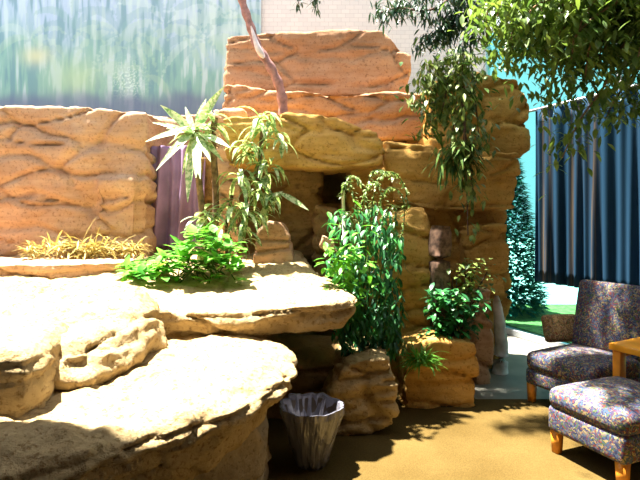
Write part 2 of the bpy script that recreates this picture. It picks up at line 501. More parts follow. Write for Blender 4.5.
rock('rock_block', [face([(474, 296), (492, 290), (494, 340), (490, 390), (478, 396), (470, 340)], 4.75, .4)],
     M['sand'], 'tan rock at the lower right edge of the column', 'rock', vox=.03, amp=.04, groove=.03, freq=3, seed=50, smooth=5)
rock('rock_planter', [face([(408, 346), (440, 338), (478, 342), (482, 370), (478, 408), (440, 416), (404, 420), (402, 380)], 4.12, .5)],
     M['ochre'], 'rounded ochre rock planter on the carpet below the right column', 'rock', vox=.028, amp=.05, groove=.03, freq=5, seed=52, smooth=6)
rock('boulder', [face([(345, 368), (372, 356), (392, 358), (397, 385), (393, 425), (370, 436), (345, 444), (318, 440), (325, 400)], 3.62, .7)],
     M['cream'], 'pitted boulder half in sun on the floor right of the waste bin', 'rock', vox=.024, amp=.05, groove=.03, freq=7, seed=54, smooth=6, fine=.018)

# ------------------------------------------------------------------ room
bm = bmesh.new(); add_box(bm, (0, 3, -.06), (11, 10, .112)); tag(obj('floor', bm, M['tile'], smooth=False), kind='structure')
bm = bmesh.new(); add_box(bm, (.5, 1.0, -.0), (8.6, 6.66, .012)); add_box(bm, (-1.3, 5.8, 0), (5.3, 2.94, .012)); o = obj('floor_carpet', bm, M['carpet'], smooth=False); tag(o, kind='structure')
bm = bmesh.new(); add_box(bm, (-1.43, 7.45, 3.0), (7.74, .2, 6.4)); tag(obj('wall_back', bm, M['brick'], smooth=False), kind='structure')

bm = bmesh.new(); add_box(bm, (0, -1.1, 3.72), (11, 6.8, .2)); tag(obj('ceiling', bm, M['ceil'], smooth=False), kind='structure')
bm = bmesh.new(); add_box(bm, (0, -4.4, 1.85), (11, .2, 3.9)); tag(obj('wall_front', bm, M['ceil'], smooth=False), kind='structure')
bm = bmesh.new(); add_box(bm, (-5.4, 1.5, 1.5), (.2, 12, 3.2)); tag(obj('wall_left', bm, M['ceil'], smooth=False), kind='structure')  # unseen wall, added to cut the ambient light from the left
bm = bmesh.new(); add_box(bm, (3.9, -.2, 1.85), (.2, 8.3, 3.9)); tag(obj('wall_right', bm, M['ceil'], smooth=False), kind='structure')  # out of view, added to darken the ambient on this side
# window wall, on the right, running towards the camera
WA, WB = Vector((2.36, 7.15, 0)), Vector((3.75, 3.97, 0))
wd = (WB - WA); wl = wd.length; wa = math.atan2(wd.y, wd.x); wdn = wd.normalized(); wn = Vector((wdn.y, -wdn.x, 0))
if wn.x > 0: wn = -wn                         # towards the room
W = bpy.data.objects.new('window_1', None); W.location = WA; W.rotation_euler = (0, 0, wa); link(W); tag(W, kind='structure')
bm = bmesh.new()
for x in (0.03, 2.05, wl - .03): add_box(bm, (x, 0, 2.1), (.06, .09, 4.2), bevel=.006)
for z in (.04, 4.17): add_box(bm, (wl / 2, 0, z), (wl, .085, .08), bevel=.006)
obj('window_frame', bm, M['metal'], W, smooth=False)
bm = bmesh.new(); add_box(bm, (wl / 2, 0, 2.1), (wl - .04, .008, 4.1)); obj('window_pane', bm, M['glass'], W, smooth=False)

# outside the window
bm = bmesh.new()
vs = [bm.verts.new(p) for p in ((2.6, 7.6, .01), (4.1, 3.6, .01), (9, 3.6, .01), (12, 8.9, .01), (1.5, 8.9, .01), (1.5, 7.6, .01))]
bm.faces.new(vs); r = bmesh.ops.extrude_face_region(bm, geom=bm.faces[:]); bmesh.ops.translate(bm, verts=[v for v in r['geom'] if isinstance(v, bmesh.types.BMVert)], vec=(0, 0, -.1))
bmesh.ops.recalc_face_normals(bm, faces=bm.faces[:])
tag(obj('ground_lawn', bm, M['lawn'], smooth=False), kind='structure')
bm = bmesh.new(); add_box(bm, (8, 21.4, -.04), (26, 25, .1)); tag(obj('ground_paving', bm, M['paving'], smooth=False), kind='structure')
rng = random.Random(5)
sh = thing('conical_shrub', 'tall blue green shrub outside the tinted window, beside the rock column', 'shrub', (3.02, 8.15, .01))
bm = bmesh.new()
for i in range(5200):
    z = rng.random() ** 1.3 * 2.75
    r_ = .56 * (1 - (z / 2.9) ** 1.4) * math.sqrt(rng.uniform(.4, 1)); a = rng.uniform(0, 2 * PI)
    add_leaf(bm, (r_ * math.cos(a), r_ * math.sin(a), z + .08), Vector((math.cos(a), math.sin(a), rng.uniform(-.3, .8))), rng.uniform(.10, .18), .07, .3, 2)
obj('foliage', bm, M['hedge'], sh)
bm = bmesh.new(); add_tube(bm, [(0, 0, 0), (0, 0, 2.4)], [.05, .015]); obj('stem', bm, M['bark'], sh)

# curtain hanging inside the window
C0 = 1.10
cu = thing('curtain', 'long dark navy pleated curtain hanging before the tinted window', 'curtain', WA + wn * .22, wa)
L = wl - C0 - .05
bm = bmesh.new()
nx, nz_ = 220, 14
rng = random.Random(2)
grid = []
for i in range(nx + 1):
    t = i / nx; x = C0 + L * t
    rowv = []
    for j in range(nz_ + 1):
        s = j / nz_
        y = .020 * math.sin(t * 2 * PI * 19 + 1.3 * math.sin(t * 23)) * (.6 + .5 * (1 - s)) + .015 * math.sin(t * 71 + s * 2)
        rowv.append(bm.verts.new((x, y, .80 + 2.06 * s)))
    grid.append(rowv)
for i in range(nx):
    for j in range(nz_): bm.faces.new((grid[i][j], grid[i + 1][j], grid[i + 1][j + 1], grid[i][j + 1]))
o = obj('curtain_panel', bm, M['navy'], cu)
sm = o.modifiers.new('thick', 'SOLIDIFY'); sm.thickness = .008
bm = bmesh.new(); add_tube(bm, [(C0 - .1, 0, 2.87), (wl - .02, 0, 2.87)], .016); obj('curtain_rod', bm, M['metal'], cu)

# mural on the back wall
bm = bmesh.new()
x0, x1, z0, z1, yM = -4.9, -.86, 1.2, 5.2, 7.29
nx, nz_ = 340, 320
vs = [[bm.verts.new((x0 + (x1 - x0) * i / nx, 0, z0 + (z1 - z0) * j / nz_)) for j in range(nz_ + 1)] for i in range(nx + 1)]
for i in range(nx):
    for j in range(nz_): bm.faces.new((vs[i][j], vs[i + 1][j], vs[i + 1][j + 1], vs[i][j + 1]))
# backing and rim so that the panel has depth
add_box(bm, ((x0 + x1) / 2, .018, (z0 + z1) / 2), (x1 - x0, .03, z1 - z0))
mu = obj('mural', bm, M['mural'], smooth=False, origin=None)
mu.location = (0, yM, 0)
tag(mu, 'pale blue green jungle mural painted above the left rock wall', 'mural')


def lerp(a, b, t): return tuple(x + (y - x) * t for x, y in zip(a, b))
def sst(a, b, x):
    t = max(0, min(1, (x - a) / (b - a))); return t * t * (3 - 2 * t)


fronds = []
rg = random.Random(11)
for (bx, by, n_, ln, spread) in ((75, 30, 9, 55, 1.5), (120, 35, 11, 60, 1.6), (165, 25, 12, 70, 1.5), (205, 40, 11, 65, 1.5), (30, 40, 7, 45, 1.4), (145, 75, 8, 40, 1.3), (230, 20, 8, 60, 1.2), (100, 70, 6, 40, 1.2)):
    for k in range(n_):
        a = -PI / 2 + spread * (k / (n_ - 1) * 2 - 1) * 1.25
        pts = []
        x, y = bx, by; vx, vy = math.cos(a), math.sin(a)
        for q in range(14):
            pts.append((x, y)); x += vx * ln / 14; y += vy * ln / 14; vy += .16; l_ = math.hypot(vx, vy); vx /= l_; vy /= l_
        fronds.append((pts, rg.choice([(.50, .62, .46), (.30, .46, .42), (.62, .70, .66), (.26, .40, .42)])))
cells = {}
for pts, c in fronds:
    for k, (x, y) in enumerate(pts):
        for xx in range(-1, 2):
            for yy in range(-1, 2):
                cells.setdefault((int(x // 6) + xx, int(y // 6) + yy), []).append((x, y, c, 3.2 * math.sin(PI * (k + 1) / 15) + .8))
ca = mu.data.color_attributes.new('paint', 'FLOAT_COLOR', 'POINT')
for v in mu.data.vertices:
    w = v.co
    px = 320 + F * w.x / yM; py = YH - F * (w.z - H) / yM     # the painting's own drawing grid
    q = Vector((px * .018, py * .018, 0))
    st = noise.fractal(Vector((px * .16, py * .022, 1.7)), .8, 2.1, 3)
    big = noise.fractal(q * 1.4, 1, 2, 3)
    c = lerp((.50, .57, .74), (.31, .48, .44), sst(10, 70, py + 30 * big))
    c = lerp(c, (.62, .68, .72), sst(.05, .5, st) * .8)
    c = lerp(c, (.20, .33, .40), sst(.05, .5, -st) * .75)
    best = None
    for (x, y, cc, r_) in cells.get((int(px // 6), int(py // 6)), ()):
        dd = math.hypot(px - x, py - y)
        if dd < r_ and (best is None or dd < best[0]): best = (dd, cc)
    if best: c = lerp(c, best[1], .30)
    g = math.exp(-((px - 75) / 26) ** 2 - ((py - 78) / 20) ** 2)
    c = lerp(c, (.55, .66, .42), g * .7)
    g = math.exp(-((px - 36) / 14) ** 2 - ((py - 56) / 9) ** 2)
    c = lerp(c, (.78, .70, .45), g * .8)
    g = math.exp(-((px - 128) / 14) ** 2 - ((py - 82) / 16) ** 2) * (1 if noise.noise(Vector((px * .6, py * .6, 4))) > .15 else 0)
    c = lerp(c, (.75, .82, .78), g * .9)
    c = lerp(c, (.20, .20, .34), sst(88, 106, py + 8 * big) * .75)
    ca.data[v.index].color = (c[0] * .80, c[1] * .90, c[2] * .86, 1)

# purple cloth hanging in the recess
bm = bmesh.new()
nx, nz_ = 60, 24
ga = []
for i in range(nx + 1):
    t = i / nx
    rowv = []
    for j in range(nz_ + 1):
        s = j / nz_
        base = P(149 + 56 * t, 146 + 102 * (1 - s), 5.28)
        y = .05 * math.sin(t * 15 + 2.4 * (1 - s) + 1.1) * (.4 + .8 * (1 - s)) + .03 * math.sin(t * 31 - 3 * s)
        rowv.append(bm.verts.new((base.x, 5.28 + y, base.z)))
    ga.append(rowv)
for i in range(nx):
    for j in range(nz_): bm.faces.new((ga[i][j], ga[i + 1][j], ga[i + 1][j + 1], ga[i][j + 1]))
o = obj('hanging_cloth', bm, M['purple']); sm = o.modifiers.new('thick', 'SOLIDIFY'); sm.thickness = .012
tag(o, 'dark purple cloth hanging in folds in the rock recess', 'cloth')

# ------------------------------------------------------------------ furniture
def puff(bm, c, s, bevel=.05, crown=.03, seg=4):
    b2 = bmesh.new(); bmesh.ops.create_cube(b2, size=1)
    bmesh.ops.scale(b2, verts=b2.verts, vec=s)
    bmesh.ops.bevel(b2, geom=b2.edges[:], offset=bevel, segments=seg, profile=.5, affect='EDGES')
    bmesh.ops.subdivide_edges(b2, edges=[e for e in b2.edges if e.calc_length() > .12], cuts=5, use_grid_fill=True)
    for v in b2.verts:
        u, w = v.co.x / s[0] * 2, v.co.y / s[1] * 2
        if v.co.z > 0: v.co.z += crown * (1 - u * u) * (1 - w * w)
    bmesh.ops.translate(b2, verts=b2.verts, vec=c)
    join(bm, b2)


def leg_bm(x, y, h=.16, w=.062):
    bm = bmesh.new()
    b2 = bmesh.new(); bmesh.ops.create_cube(b2, size=1)
    bmesh.ops.scale(b2, verts=b2.verts, vec=(w, w, h))
    for v in b2.verts:
        if v.co.z < 0: v.co.x *= .8; v.co.y *= .8
    bmesh.ops.bevel(b2, geom=b2.edges[:], offset=.004, segments=2, affect='EDGES')
    bmesh.ops.translate(b2, verts=b2.verts, vec=(x, y, h / 2 + .006)); join(bm, b2)
    return bm


fx, fy = 1.76, 4.30
ax = math.atan2(.46, .88); ux, uy = math.cos(ax), math.sin(ax)
D, Wd = .74, .62
org = (fx + ux * D / 2 + uy * Wd / 2, fy + uy * D / 2 - ux * Wd / 2, 0)
ch = thing('lounge_chair', 'armless floral lounge chair with high back, standing before the navy curtain', 'chair', org, ax)
bm = bmesh.new(); puff(bm, (0, 0, .225), (D, Wd, .14), .03, 0); obj('seat_base', bm, M['floral'], ch)
bm = bmesh.new(); puff(bm, (-.05, 0, .36), (D - .08, Wd - .01, .15), .05, .03); obj('seat_cushion', bm, M['floral'], ch)
b2 = bmesh.new(); puff(b2, (0, 0, 0), (Wd, .62, .15), .05, .03)
bmesh.ops.transform(b2, verts=b2.verts, matrix=Matrix.Translation((D / 2 - .03, 0, .70)) @ Matrix.Rotation(R_ := math.radians(12), 4, 'Y') @ Matrix.Rotation(-PI / 2, 4, 'Y') @ Matrix.Rotation(PI / 2, 4, 'Z'))
obj('backrest', b2, M['floral'], ch)
for sx in (-1, 1):
    for sy in (-1, 1): obj('leg', leg_bm(sx * (D / 2 - .04), sy * (Wd / 2 - .04)), M['oak'], ch)

# throw cushion on the chair
b2 = bmesh.new(); puff(b2, (0, 0, 0), (.34, .25, .10), .04, .02)
bmesh.ops.transform(b2, verts=b2.verts, matrix=Matrix.Rotation(math.radians(72), 4, 'X'))
pc = P(561, 336, 4.62)
o = obj('throw_cushion', b2, M['tanfloral']); o.location = (pc.x, pc.y, .555); o.rotation_euler = (0, 0, math.radians(8))
tag(o, 'small tan patterned cushion propped on the seat of the high backed chair', 'cushion')

# footstool in front
l1 = Vector((1.585, 3.36, 0)); l2 = Vector((1.765, 2.92, 0))
u = (l2 - l1).normalized(); a2 = math.atan2(u.y, u.x); v_ = Vector((-u.y, u.x, 0))
LU, LV = .56, .68
cc = l1 - u * .04 - v_ * .04 + u * LU / 2 + v_ * LV / 2
ot = thing('footstool', 'floral upholstered footstool with orange wood legs in the lower right corner', 'footstool', (cc.x, cc.y, 0), a2)
bm = bmesh.new(); puff(bm, (0, 0, .235), (LU, LV, .17), .03, 0); obj('stool_base', bm, M['floral'], ot)
bm = bmesh.new(); puff(bm, (0, 0, .375), (LU + .01, LV + .01, .14), .055, .03); obj('cushion', bm, M['floral'], ot)
for sx in (-1, 1):
    for sy in (-1, 1): obj('leg', leg_bm(sx * (LU / 2 - .045), sy * (LV / 2 - .045), .155), M['oak'], ot)

# side table
tx = Vector((2.125, 3.66, 0))
ta = ax
tb = thing('side_table', 'orange wooden side table between the chair and the footstool, cut by the right edge', 'table', (2.52, 3.752, 0), ta)
TL, TW = .62, .34
bm = bmesh.new(); add_box(bm, (0, 0, .615), (TL, TW, .05), bevel=.008); obj('tabletop', bm, M['oak_top'], tb)
bm = bmesh.new()
for y in (-1, 1): add_box(bm, (0, y * (TW / 2 - .045), .565), (TL - .14, .02, .06))
obj('apron', bm, M['oak'], tb)
for sx in (-1, 1):
    for sy in (-1, 1):
        bm = bmesh.new(); add_box(bm, (sx * (TL / 2 - .055), sy * (TW / 2 - .05), .298), (.075, .06, .586), bevel=.006); obj('leg', bm, M['oak'], tb)

# waste bin
wb = thing('waste_bin', 'round waste bin with a shiny grey plastic liner under the rock ledges', 'bin', ((312 - 320) * 3.2 / F, 3.2, .006))
def lathe(bm, prof, n=48, fn=None):
    rings = []
    for k, (r_, z) in enumerate(prof):
        ring = []
        for i in range(n):
            a = 2 * PI * i / n
            rr, zz = fn(r_, z, a, k) if fn else (r_, z)
            ring.append(bm.verts.new((rr * math.cos(a), rr * math.sin(a), zz)))
        rings.append(ring)
    for r0, r1 in zip(rings, rings[1:]):
        for i in range(n): bm.faces.new((r0[i], r0[(i + 1) % n], r1[(i + 1) % n], r1[i]))
    return rings
bm = bmesh.new()
rg_ = lathe(bm, [(.001, 0), (.080, 0), (.085, .005), (.183, .355), (.189, .36), (.183, .362), (.177, .355), (.080, .012), (.001, .012)])
obj('bin_body', bm, M['binbody'], wb)
bm = bmesh.new()
def wrinkle(r_, z, a, k):
    w = noise.noise(Vector((math.cos(a) * 2.6, math.sin(a) * 2.6, z * 3.5)))
    w2 = noise.noise(Vector((math.cos(a) * 6, math.sin(a) * 6, z * 9)))
    zz = z + (.05 * w + .02 * w2) * (1 if k < 3 else .3)
    return r_ + .022 * w2 + .012 * w, max(zz, .006)
lathe(bm, [(.095, .012), (.112, .06), (.14, .15), (.170, .25), (.203, .345), (.203, .385), (.185, .38), (.160, .30), (.12, .20), (.075, .09), (.04, .04), (.002, .035)], 72, wrinkle)
obj('bin_liner', bm, M['liner'], wb, smooth=False)

pp_ = P(500, 372, 5.08)
bm = bmesh.new()
add_tube(bm, spline([(0, 0, -pp_.z * 0), (.012, 0, .3), (-.02, 0, .62), (-.03, .02, .78)], 5), [.075, .078, .074, .07, .068, .064, .06, .058, .056, .053, .05, .046, .042, .038, .03, .02], 14)
for v in bm.verts: v.co += Vector((1, .4, 0)) * .018 * noise.noise(v.co * 9)
o = obj('stone_post', bm, plain('pale_lavender_stone', (.55, .52, .52), .8, var=.25, scale=9)); o.location = (pp_.x, pp_.y, -.004)
tag(o, 'short pale stone post at the foot of the right rock column', 'post')

# ------------------------------------------------------------------ plants
def plant(name, label, loc, cat='plant', group=None):
    return thing(name, label, cat, loc, 0, group)


def Q(o, px, py, d):
    return P(px, py, d) - o.location


# strap leaved cane plant (left rosette)
rng = random.Random(21)
pb = P(203, 262, 4.5)
d1 = plant('dracaena', 'tall cane plant with a star of pale striped strap leaves, before the purple cloth', pb)
bm = bmesh.new()
add_tube(bm, spline([Q(d1, 206, 268, 4.5), Q(d1, 203, 220, 4.5), Q(d1, 198, 170, 4.5), Q(d1, 196, 130, 4.48)]), .03, 8)
add_tube(bm, spline([Q(d1, 214, 268, 4.55), Q(d1, 216, 200, 4.55), Q(d1, 213, 140, 4.55), Q(d1, 215, 118, 4.55)]), .03, 8)
obj('cane', bm, M['bark'], d1)
bm = bmesh.new()
def aim(bm, o, p0, p1, d, width, droop=.25, dd=0., segs=6, fold=.3):
    a = Q(o, *p0, d); b = Q(o, *p1, d + dd)
    v = b - a; ln = v.length
    add_leaf(bm, a, v.normalized() + Vector((0, 0, droop * .5)), ln * 1.06, width, droop, segs, fold, up=Vector((rng.uniform(-.3, .3), -.8, .6)))
for p1, w, dd in (((163, 106), .085, -.1), ((222, 88), .085, -.1), ((214, 103), .06, .1), ((148, 140), .07, -.15), ((158, 168), .06, -.25), ((188, 198), .085, -.3), ((228, 146), .075, -.2), ((176, 118), .07, .2), ((205, 100), .06, .15), ((172, 152), .075, -.3), ((200, 176), .07, -.3), ((183, 172), .06, .1), ((218, 128), .06, .2), ((155, 122), .05, .1), ((196, 175), .08, -.3), ((168, 128), .07, -.2), ((222, 160), .06, -.1), ((176, 145), .08, -.25), ((210, 160), .06, -.2), ((186, 108), .06, .1)):
    aim(bm, d1, (195 + rng.uniform(-3, 3), 133 + rng.uniform(-3, 3)), p1, 4.46, w, .3, dd)
for (cx_, cy_, n_, ln, d_) in ((196, 132, 16, .26, 4.46), (214, 120, 10, .22, 4.52), (205, 215, 16, .26, 4.42), (200, 245, 14, .26, 4.36)):
    b_ = Q(d1, cx_, cy_, d_)
    for k in range(n_):
        v = rdir(rng, -.5, .6); v.y *= .7
        add_leaf(bm, b_ + Vector((0, 0, rng.uniform(-.06, .05))), v, ln * rng.uniform(.7, 1.2), rng.uniform(.045, .075), rng.uniform(.6, 1.6), 6, .3)
obj('leaves', bm, M['strap'], d1)

# second, curlier cane plant
pb = P(240, 266, 4.55)
d2 = plant('dracaena', 'bushy cane plant with curling pale green leaves, right of the star shaped one', pb)
bm = bmesh.new()
add_tube(bm, spline([Q(d2, 236, 268, 4.55), Q(d2, 244, 225, 4.55), Q(d2, 258, 175, 4.55), Q(d2, 262, 130, 4.55)]), .018, 8)
add_tube(bm, spline([Q(d2, 228, 268, 4.5), Q(d2, 226, 230, 4.5), Q(d2, 232, 195, 4.5)]), .016, 8)
obj('cane', bm, M['bark'], d2)
bm = bmesh.new()
for (cx_, cy_, n_, ln, d_) in ((264, 122, 26, .22, 4.52), (276, 140, 14, .20, 4.5), (250, 150, 20, .22, 4.48), (266, 168, 20, .22, 4.5), (238, 178, 18, .24, 4.42), (256, 192, 20, .22, 4.45), (228, 208, 18, .26, 4.4), (246, 214, 20, .24, 4.4), (268, 205, 14, .20, 4.5), (216, 232, 16, .26, 4.36), (238, 234, 14, .22, 4.38)):
    b_ = Q(d2, cx_, cy_, d_)
    for k in range(n_):
        v = rdir(rng, -.1, .85); v.y *= .8
        add_leaf(bm, b_ + Vector((rng.uniform(-.06, .06), rng.uniform(-.05, .05), rng.uniform(-.08, .08))), v, ln * rng.uniform(.75, 1.3), rng.uniform(.035, .058), rng.uniform(1.6, 3.6), 8, .3)
aim(bm, d2, (278, 192), (307, 209), 4.4, .06, .15)
aim(bm, d2, (262, 200), (282, 192), 4.42, .05, -.1)
obj('leaves', bm, M['strap2'], d2)

# ivy on the plateau
pb = P(190, 284, 3.95)
iv = plant('ivy', 'bright green leafy ivy spreading low over the plateau edge', (pb.x, pb.y, 1.07))
bm = bmesh.new(); bs = bmesh.new()
for k in range(26):
    a = Vector((rng.uniform(-.25, .25), rng.uniform(-.1, .35), .0))
    px_, py_ = rng.uniform(128, 243), rng.uniform(248, 284)
    e = Q(iv, px_, py_, rng.uniform(3.8, 4.3)); e.z = max(.02, min(.22, e.z))
    add_tube(bs, spline([a, (a + e) / 2 + Vector((0, 0, .1)), e], 4), .005, 5)
for k in range(420):
    t = rng.random(); px_ = 125 + 120 * t
    hgt = 8 + 40 * math.exp(-((px_ - 205) / 38) ** 2)
    d_ = rng.uniform(3.75, 4.3)
    b_ = P(px_, 280, d_) - iv.location
    b_.z = .03 + rng.random() ** .7 * hgt / 118.0
    v = rdir(rng, -.1, .7) + Vector((0, -.5, .1))
    add_leaf(bm, b_, v, rng.uniform(.08, .135), rng.uniform(.065, .10), .5, 3, .15, shape=.38)
obj('stems', bs, M['olive'], iv); obj('leaves', bm, M['ivy'], iv)

# dry grass at the foot of the left wall
pb = P(88, 252, 4.75)
dg_ = plant('dry_grass_tuft', 'dry yellowish grass tuft at the foot of the left rock wall', pb, 'grass')
bm = bmesh.new()
for k in range(420):
    t = rng.gauss(0, .4); x_ = max(-.52, min(.45, t))
    hh = (.38 - abs(x_) * .42)
    b_ = Vector((x_, rng.uniform(-.12, .12), rng.uniform(-.04, .06)))
    add_leaf(bm, b_, Vector((rng.uniform(-1.3, 1.3), rng.uniform(-.6, .3), rng.uniform(.2, 1.0))), rng.uniform(.5, 1.0) * max(.10, hh), rng.uniform(.012, .022), rng.uniform(.8, 2.2), 4, .3)
obj('blades', bm, M['dry'], dg_)

# dark green bushy plant over the boulder
pb = P(362, 366, 3.95)
dp = plant('bushy_plant', 'dense dark green plant trailing between the plateau tip and the brown pillar', (pb.x, pb.y, .42))
bm = bmesh.new(); bs = bmesh.new()
for k in range(16):
    e = Q(dp, rng.uniform(335, 392), rng.uniform(215, 300), rng.uniform(3.9, 4.3))
    add_tube(bs, spline([Vector((rng.uniform(-.08, .08), rng.uniform(0, .2), 0)), e * .5 + Vector((rng.uniform(-.06, .06), 0, .05)), e], 5), [.009] * 5 + [.007] * 5 + [.004], 5)
lobes = [(348, 232, 22, 26), (378, 226, 20, 22), (345, 270, 20, 26), (372, 262, 26, 30), (392, 258, 13, 34), (362, 300, 24, 26), (382, 300, 15, 32), (372, 335, 17, 26), (356, 345, 12, 18), (388, 335, 9, 22)]
for k in range(1150):
    cx_, cy_, rx_, ry_ = rng.choice(lobes)
    a_ = rng.uniform(0, 2 * PI); r_ = math.sqrt(rng.random())
    px_, py_ = cx_ + rx_ * r_ * math.cos(a_), cy_ + ry_ * r_ * math.sin(a_)
    d_ = rng.uniform(3.8, 4.4) + .2 * r_
    v = rdir(rng, -.9, .3) + Vector((0, -.35, -.35))
    add_leaf(bm, Q(dp, px_, py_, d_), v, rng.uniform(.06, .13), rng.uniform(.022, .04), .8, 4, .25)
for k in range(26):      # trailing strands
    x_, y_ = rng.uniform(335, 402), rng.uniform(280, 330)
    sp = spline([Q(dp, x_, y_, 3.95), Q(dp, x_ + rng.uniform(-4, 4), y_ + 20, 3.92), Q(dp, x_ + rng.uniform(-6, 6), min(368, y_ + 42), 3.95)], 6)
    add_tube(bs, sp, .004, 5)
    for p in sp:
        for _ in range(2): add_leaf(bm, p, rdir(rng, -1, 0) + Vector((0, -.3, -.4)), rng.uniform(.05, .09), .022, .6, 3, .2)
obj('stems', bs, M['olive'], dp); obj('leaves', bm, M['deep'], dp)
bm = bmesh.new()  # patch of lighter green leaves on the same plant
for k in range(150):
    px_, py_ = rng.gauss(345, 12), rng.gauss(268, 20)
    add_leaf(bm, Q(dp, max(325, px_), py_, rng.uniform(3.75, 3.9)), rdir(rng, -.6, .4) + Vector((0, -.4, 0)), rng.uniform(.07, .12), rng.uniform(.035, .05), .6, 3, .2)
tag(obj('brighter_leaves', bm, M['ivy'], dp), 'brighter green leaves')

# lacy fern arching over it
fe = plant('lacy_fern', 'lacy pale fern arching above the dark green plant', Vector((P(368, 240, 4.15).x, 4.15, P(368, 262, 4.15).z)))
bm = bmesh.new(); bs = bmesh.new()
for (pts) in ([(366, 262), (358, 215), (352, 190), (346, 182), (342, 196)], [(368, 262), (372, 210), (378, 180), (392, 172), (404, 185), (408, 205)], [(368, 262), (376, 215), (388, 188), (402, 196), (404, 225), (398, 245)], [(366, 262), (364, 210), (370, 178), (380, 170), (394, 178)],
              [(366, 262), (360, 220), (366, 190), (376, 182), (384, 200)], [(370, 262), (380, 225), (392, 205), (396, 215), (394, 238)], [(364, 262), (354, 225), (346, 212), (340, 224)], [(368, 262), (370, 220), (362, 186), (354, 176), (348, 178)]):
    dj = rng.uniform(-.12, .12)
    sp = spline([Q(fe, x, y, 4.15 + dj) for x, y in pts], 8)
    add_tube(bs, sp, .004, 5)
    for i in range(8, len(sp)):
        for _ in range(3):
            add_leaf(bm, sp[i], rdir(rng, -.9, .3), rng.uniform(.03, .06), .016, .3, 2, .2)
obj('stems', bs, M['olive'], fe); obj('foliage', bm, M['fern'], fe)
bm = bmesh.new(); p0 = P(344, 236, 4.22); p1 = P(343, 190, 4.22)
add_tube(bm, [Vector((0, 0, 0)), p1 - p0], .014, 8)
o = obj('plant_stake', bm, plain('pale_stake', (.5, .48, .36), .7)); o.location = p0
tag(o, 'thin pale stake standing upright in the dark green plant', 'stake')

# planter plants
pb = P(455, 342, 4.35)
pp = plant('planter_shrub', 'dark leafy shrub growing from the ochre rock planter', (pb.x, pb.y, .50))
bm = bmesh.new(); bs = bmesh.new()
for k in range(12):
    e = Q(pp, rng.uniform(432, 488), rng.uniform(262, 318), rng.uniform(4.3, 4.6))
    add_tube(bs, spline([Vector((rng.uniform(-.1, .1), rng.uniform(-.05, .1), 0)), e * .5 + Vector((0, 0, .04)), e], 4), .007, 5)
for k in range(420):
    py_ = rng.uniform(288, 336); px_ = rng.gauss(452, 14)
    add_leaf(bm, Q(pp, max(424, min(484, px_)), py_, rng.uniform(4.2, 4.5)), rdir(rng, -.5, .6) + Vector((0, -.4, 0)), rng.uniform(.06, .11), rng.uniform(.035, .05), .6, 3, .2)
obj('stems', bs, M['darkbark'], pp); obj('leaves', bm, M['deep'], pp)
bm = bmesh.new()  # yellower, brighter leaves towards the top
for k in range(170):
    py_ = rng.uniform(258, 305); px_ = rng.gauss(472, 10)
    add_leaf(bm, Q(pp, px_, py_, rng.uniform(4.3, 4.6)), rdir(rng, -.5, .6) + Vector((0, -.4, 0)), rng.uniform(.05, .09), rng.uniform(.03, .045), .6, 3, .2)
tag(obj('brighter_leaves', bm, M['vine'], pp), 'yellowish green upper leaves')
# bark stump beside it
bm = bmesh.new(); st_ = P(440, 340, 4.52)
pts = spline([Vector((0, 0, 0)), P(441, 300, 4.5) - st_, P(439, 262, 4.5) - st_, P(441, 226, 4.52) - st_], 6)
add_tube(bm, pts, [.10, .095, .09, .09, .088, .086, .085, .085, .085, .085, .085, .085, .085, .085, .085, .084, .083, .08, .07][:len(pts)], 18)
for v in bm.verts:
    q = v.co + st_
    v.co += Vector((v.co.x, v.co.y - 0, 0)).normalized() * .03 * noise.noise(Vector((q.x * 22, q.y * 22, q.z * 3)))
o = obj('tree_stump', bm, plain('grey_stump_bark', (.15, .085, .055), .95, var=.55, scale=26)); o.location = (st_.x, st_.y, st_.z)
tag(o, 'grey brown stump with rough bark standing behind the planter shrub', 'stump')

# grass tuft left of planter
gb = P(421, 364, 4.04)
gt = plant('grass_tuft', 'small fresh green grass tuft at the left of the rock planter', gb, 'grass')
bm = bmesh.new()
for k in range(160):
    add_leaf(bm, Vector((rng.uniform(-.06, .06), rng.uniform(-.05, .05), rng.uniform(-.02, .05))), Vector((rng.uniform(-.9, .9), rng.uniform(-.8, .3), rng.uniform(.3, 1.1))), rng.uniform(.10, .22), rng.uniform(.010, .018), rng.uniform(.7, 1.8), 4, .3)
obj('blades', bm, M['grass'], gt)

# bare trunk
b0 = P(284, 118, 4.95)
bt = thing('bare_trunk', 'leaning bare pinkish trunk rising from the rounded rock shelf', 'trunk', b0)
bm = bmesh.new()
pts = spline([Q(bt, 284, 120, 4.95), Q(bt, 281, 92, 4.95), Q(bt, 271, 68, 4.92), Q(bt, 258, 47, 4.9), Q(bt, 250, 25, 4.88), Q(bt, 242, 0, 4.85), Q(bt, 236, -30, 4.8)], 6)
add_tube(bm, pts, [.05 - .015 * i / len(pts) + .006 * math.sin(i * 1.7) for i in range(len(pts))], 12)
obj('stem', bm, M['pinkbark'], bt)
bm = bmesh.new()
add_tube(bm, spline([Q(bt, 264, 58, 4.86), Q(bt, 258, 48, 4.84), Q(bt, 254, 36, 4.84), Q(bt, 251, 26, 4.84)], 4), [.012, .026, .03, .03, .03, .028, .025, .022, .02, .018, .015, .01, .006], 10)
tag(obj('bark_patch', bm, M['whitebark'], bt), 'pale peeled patch of bark')

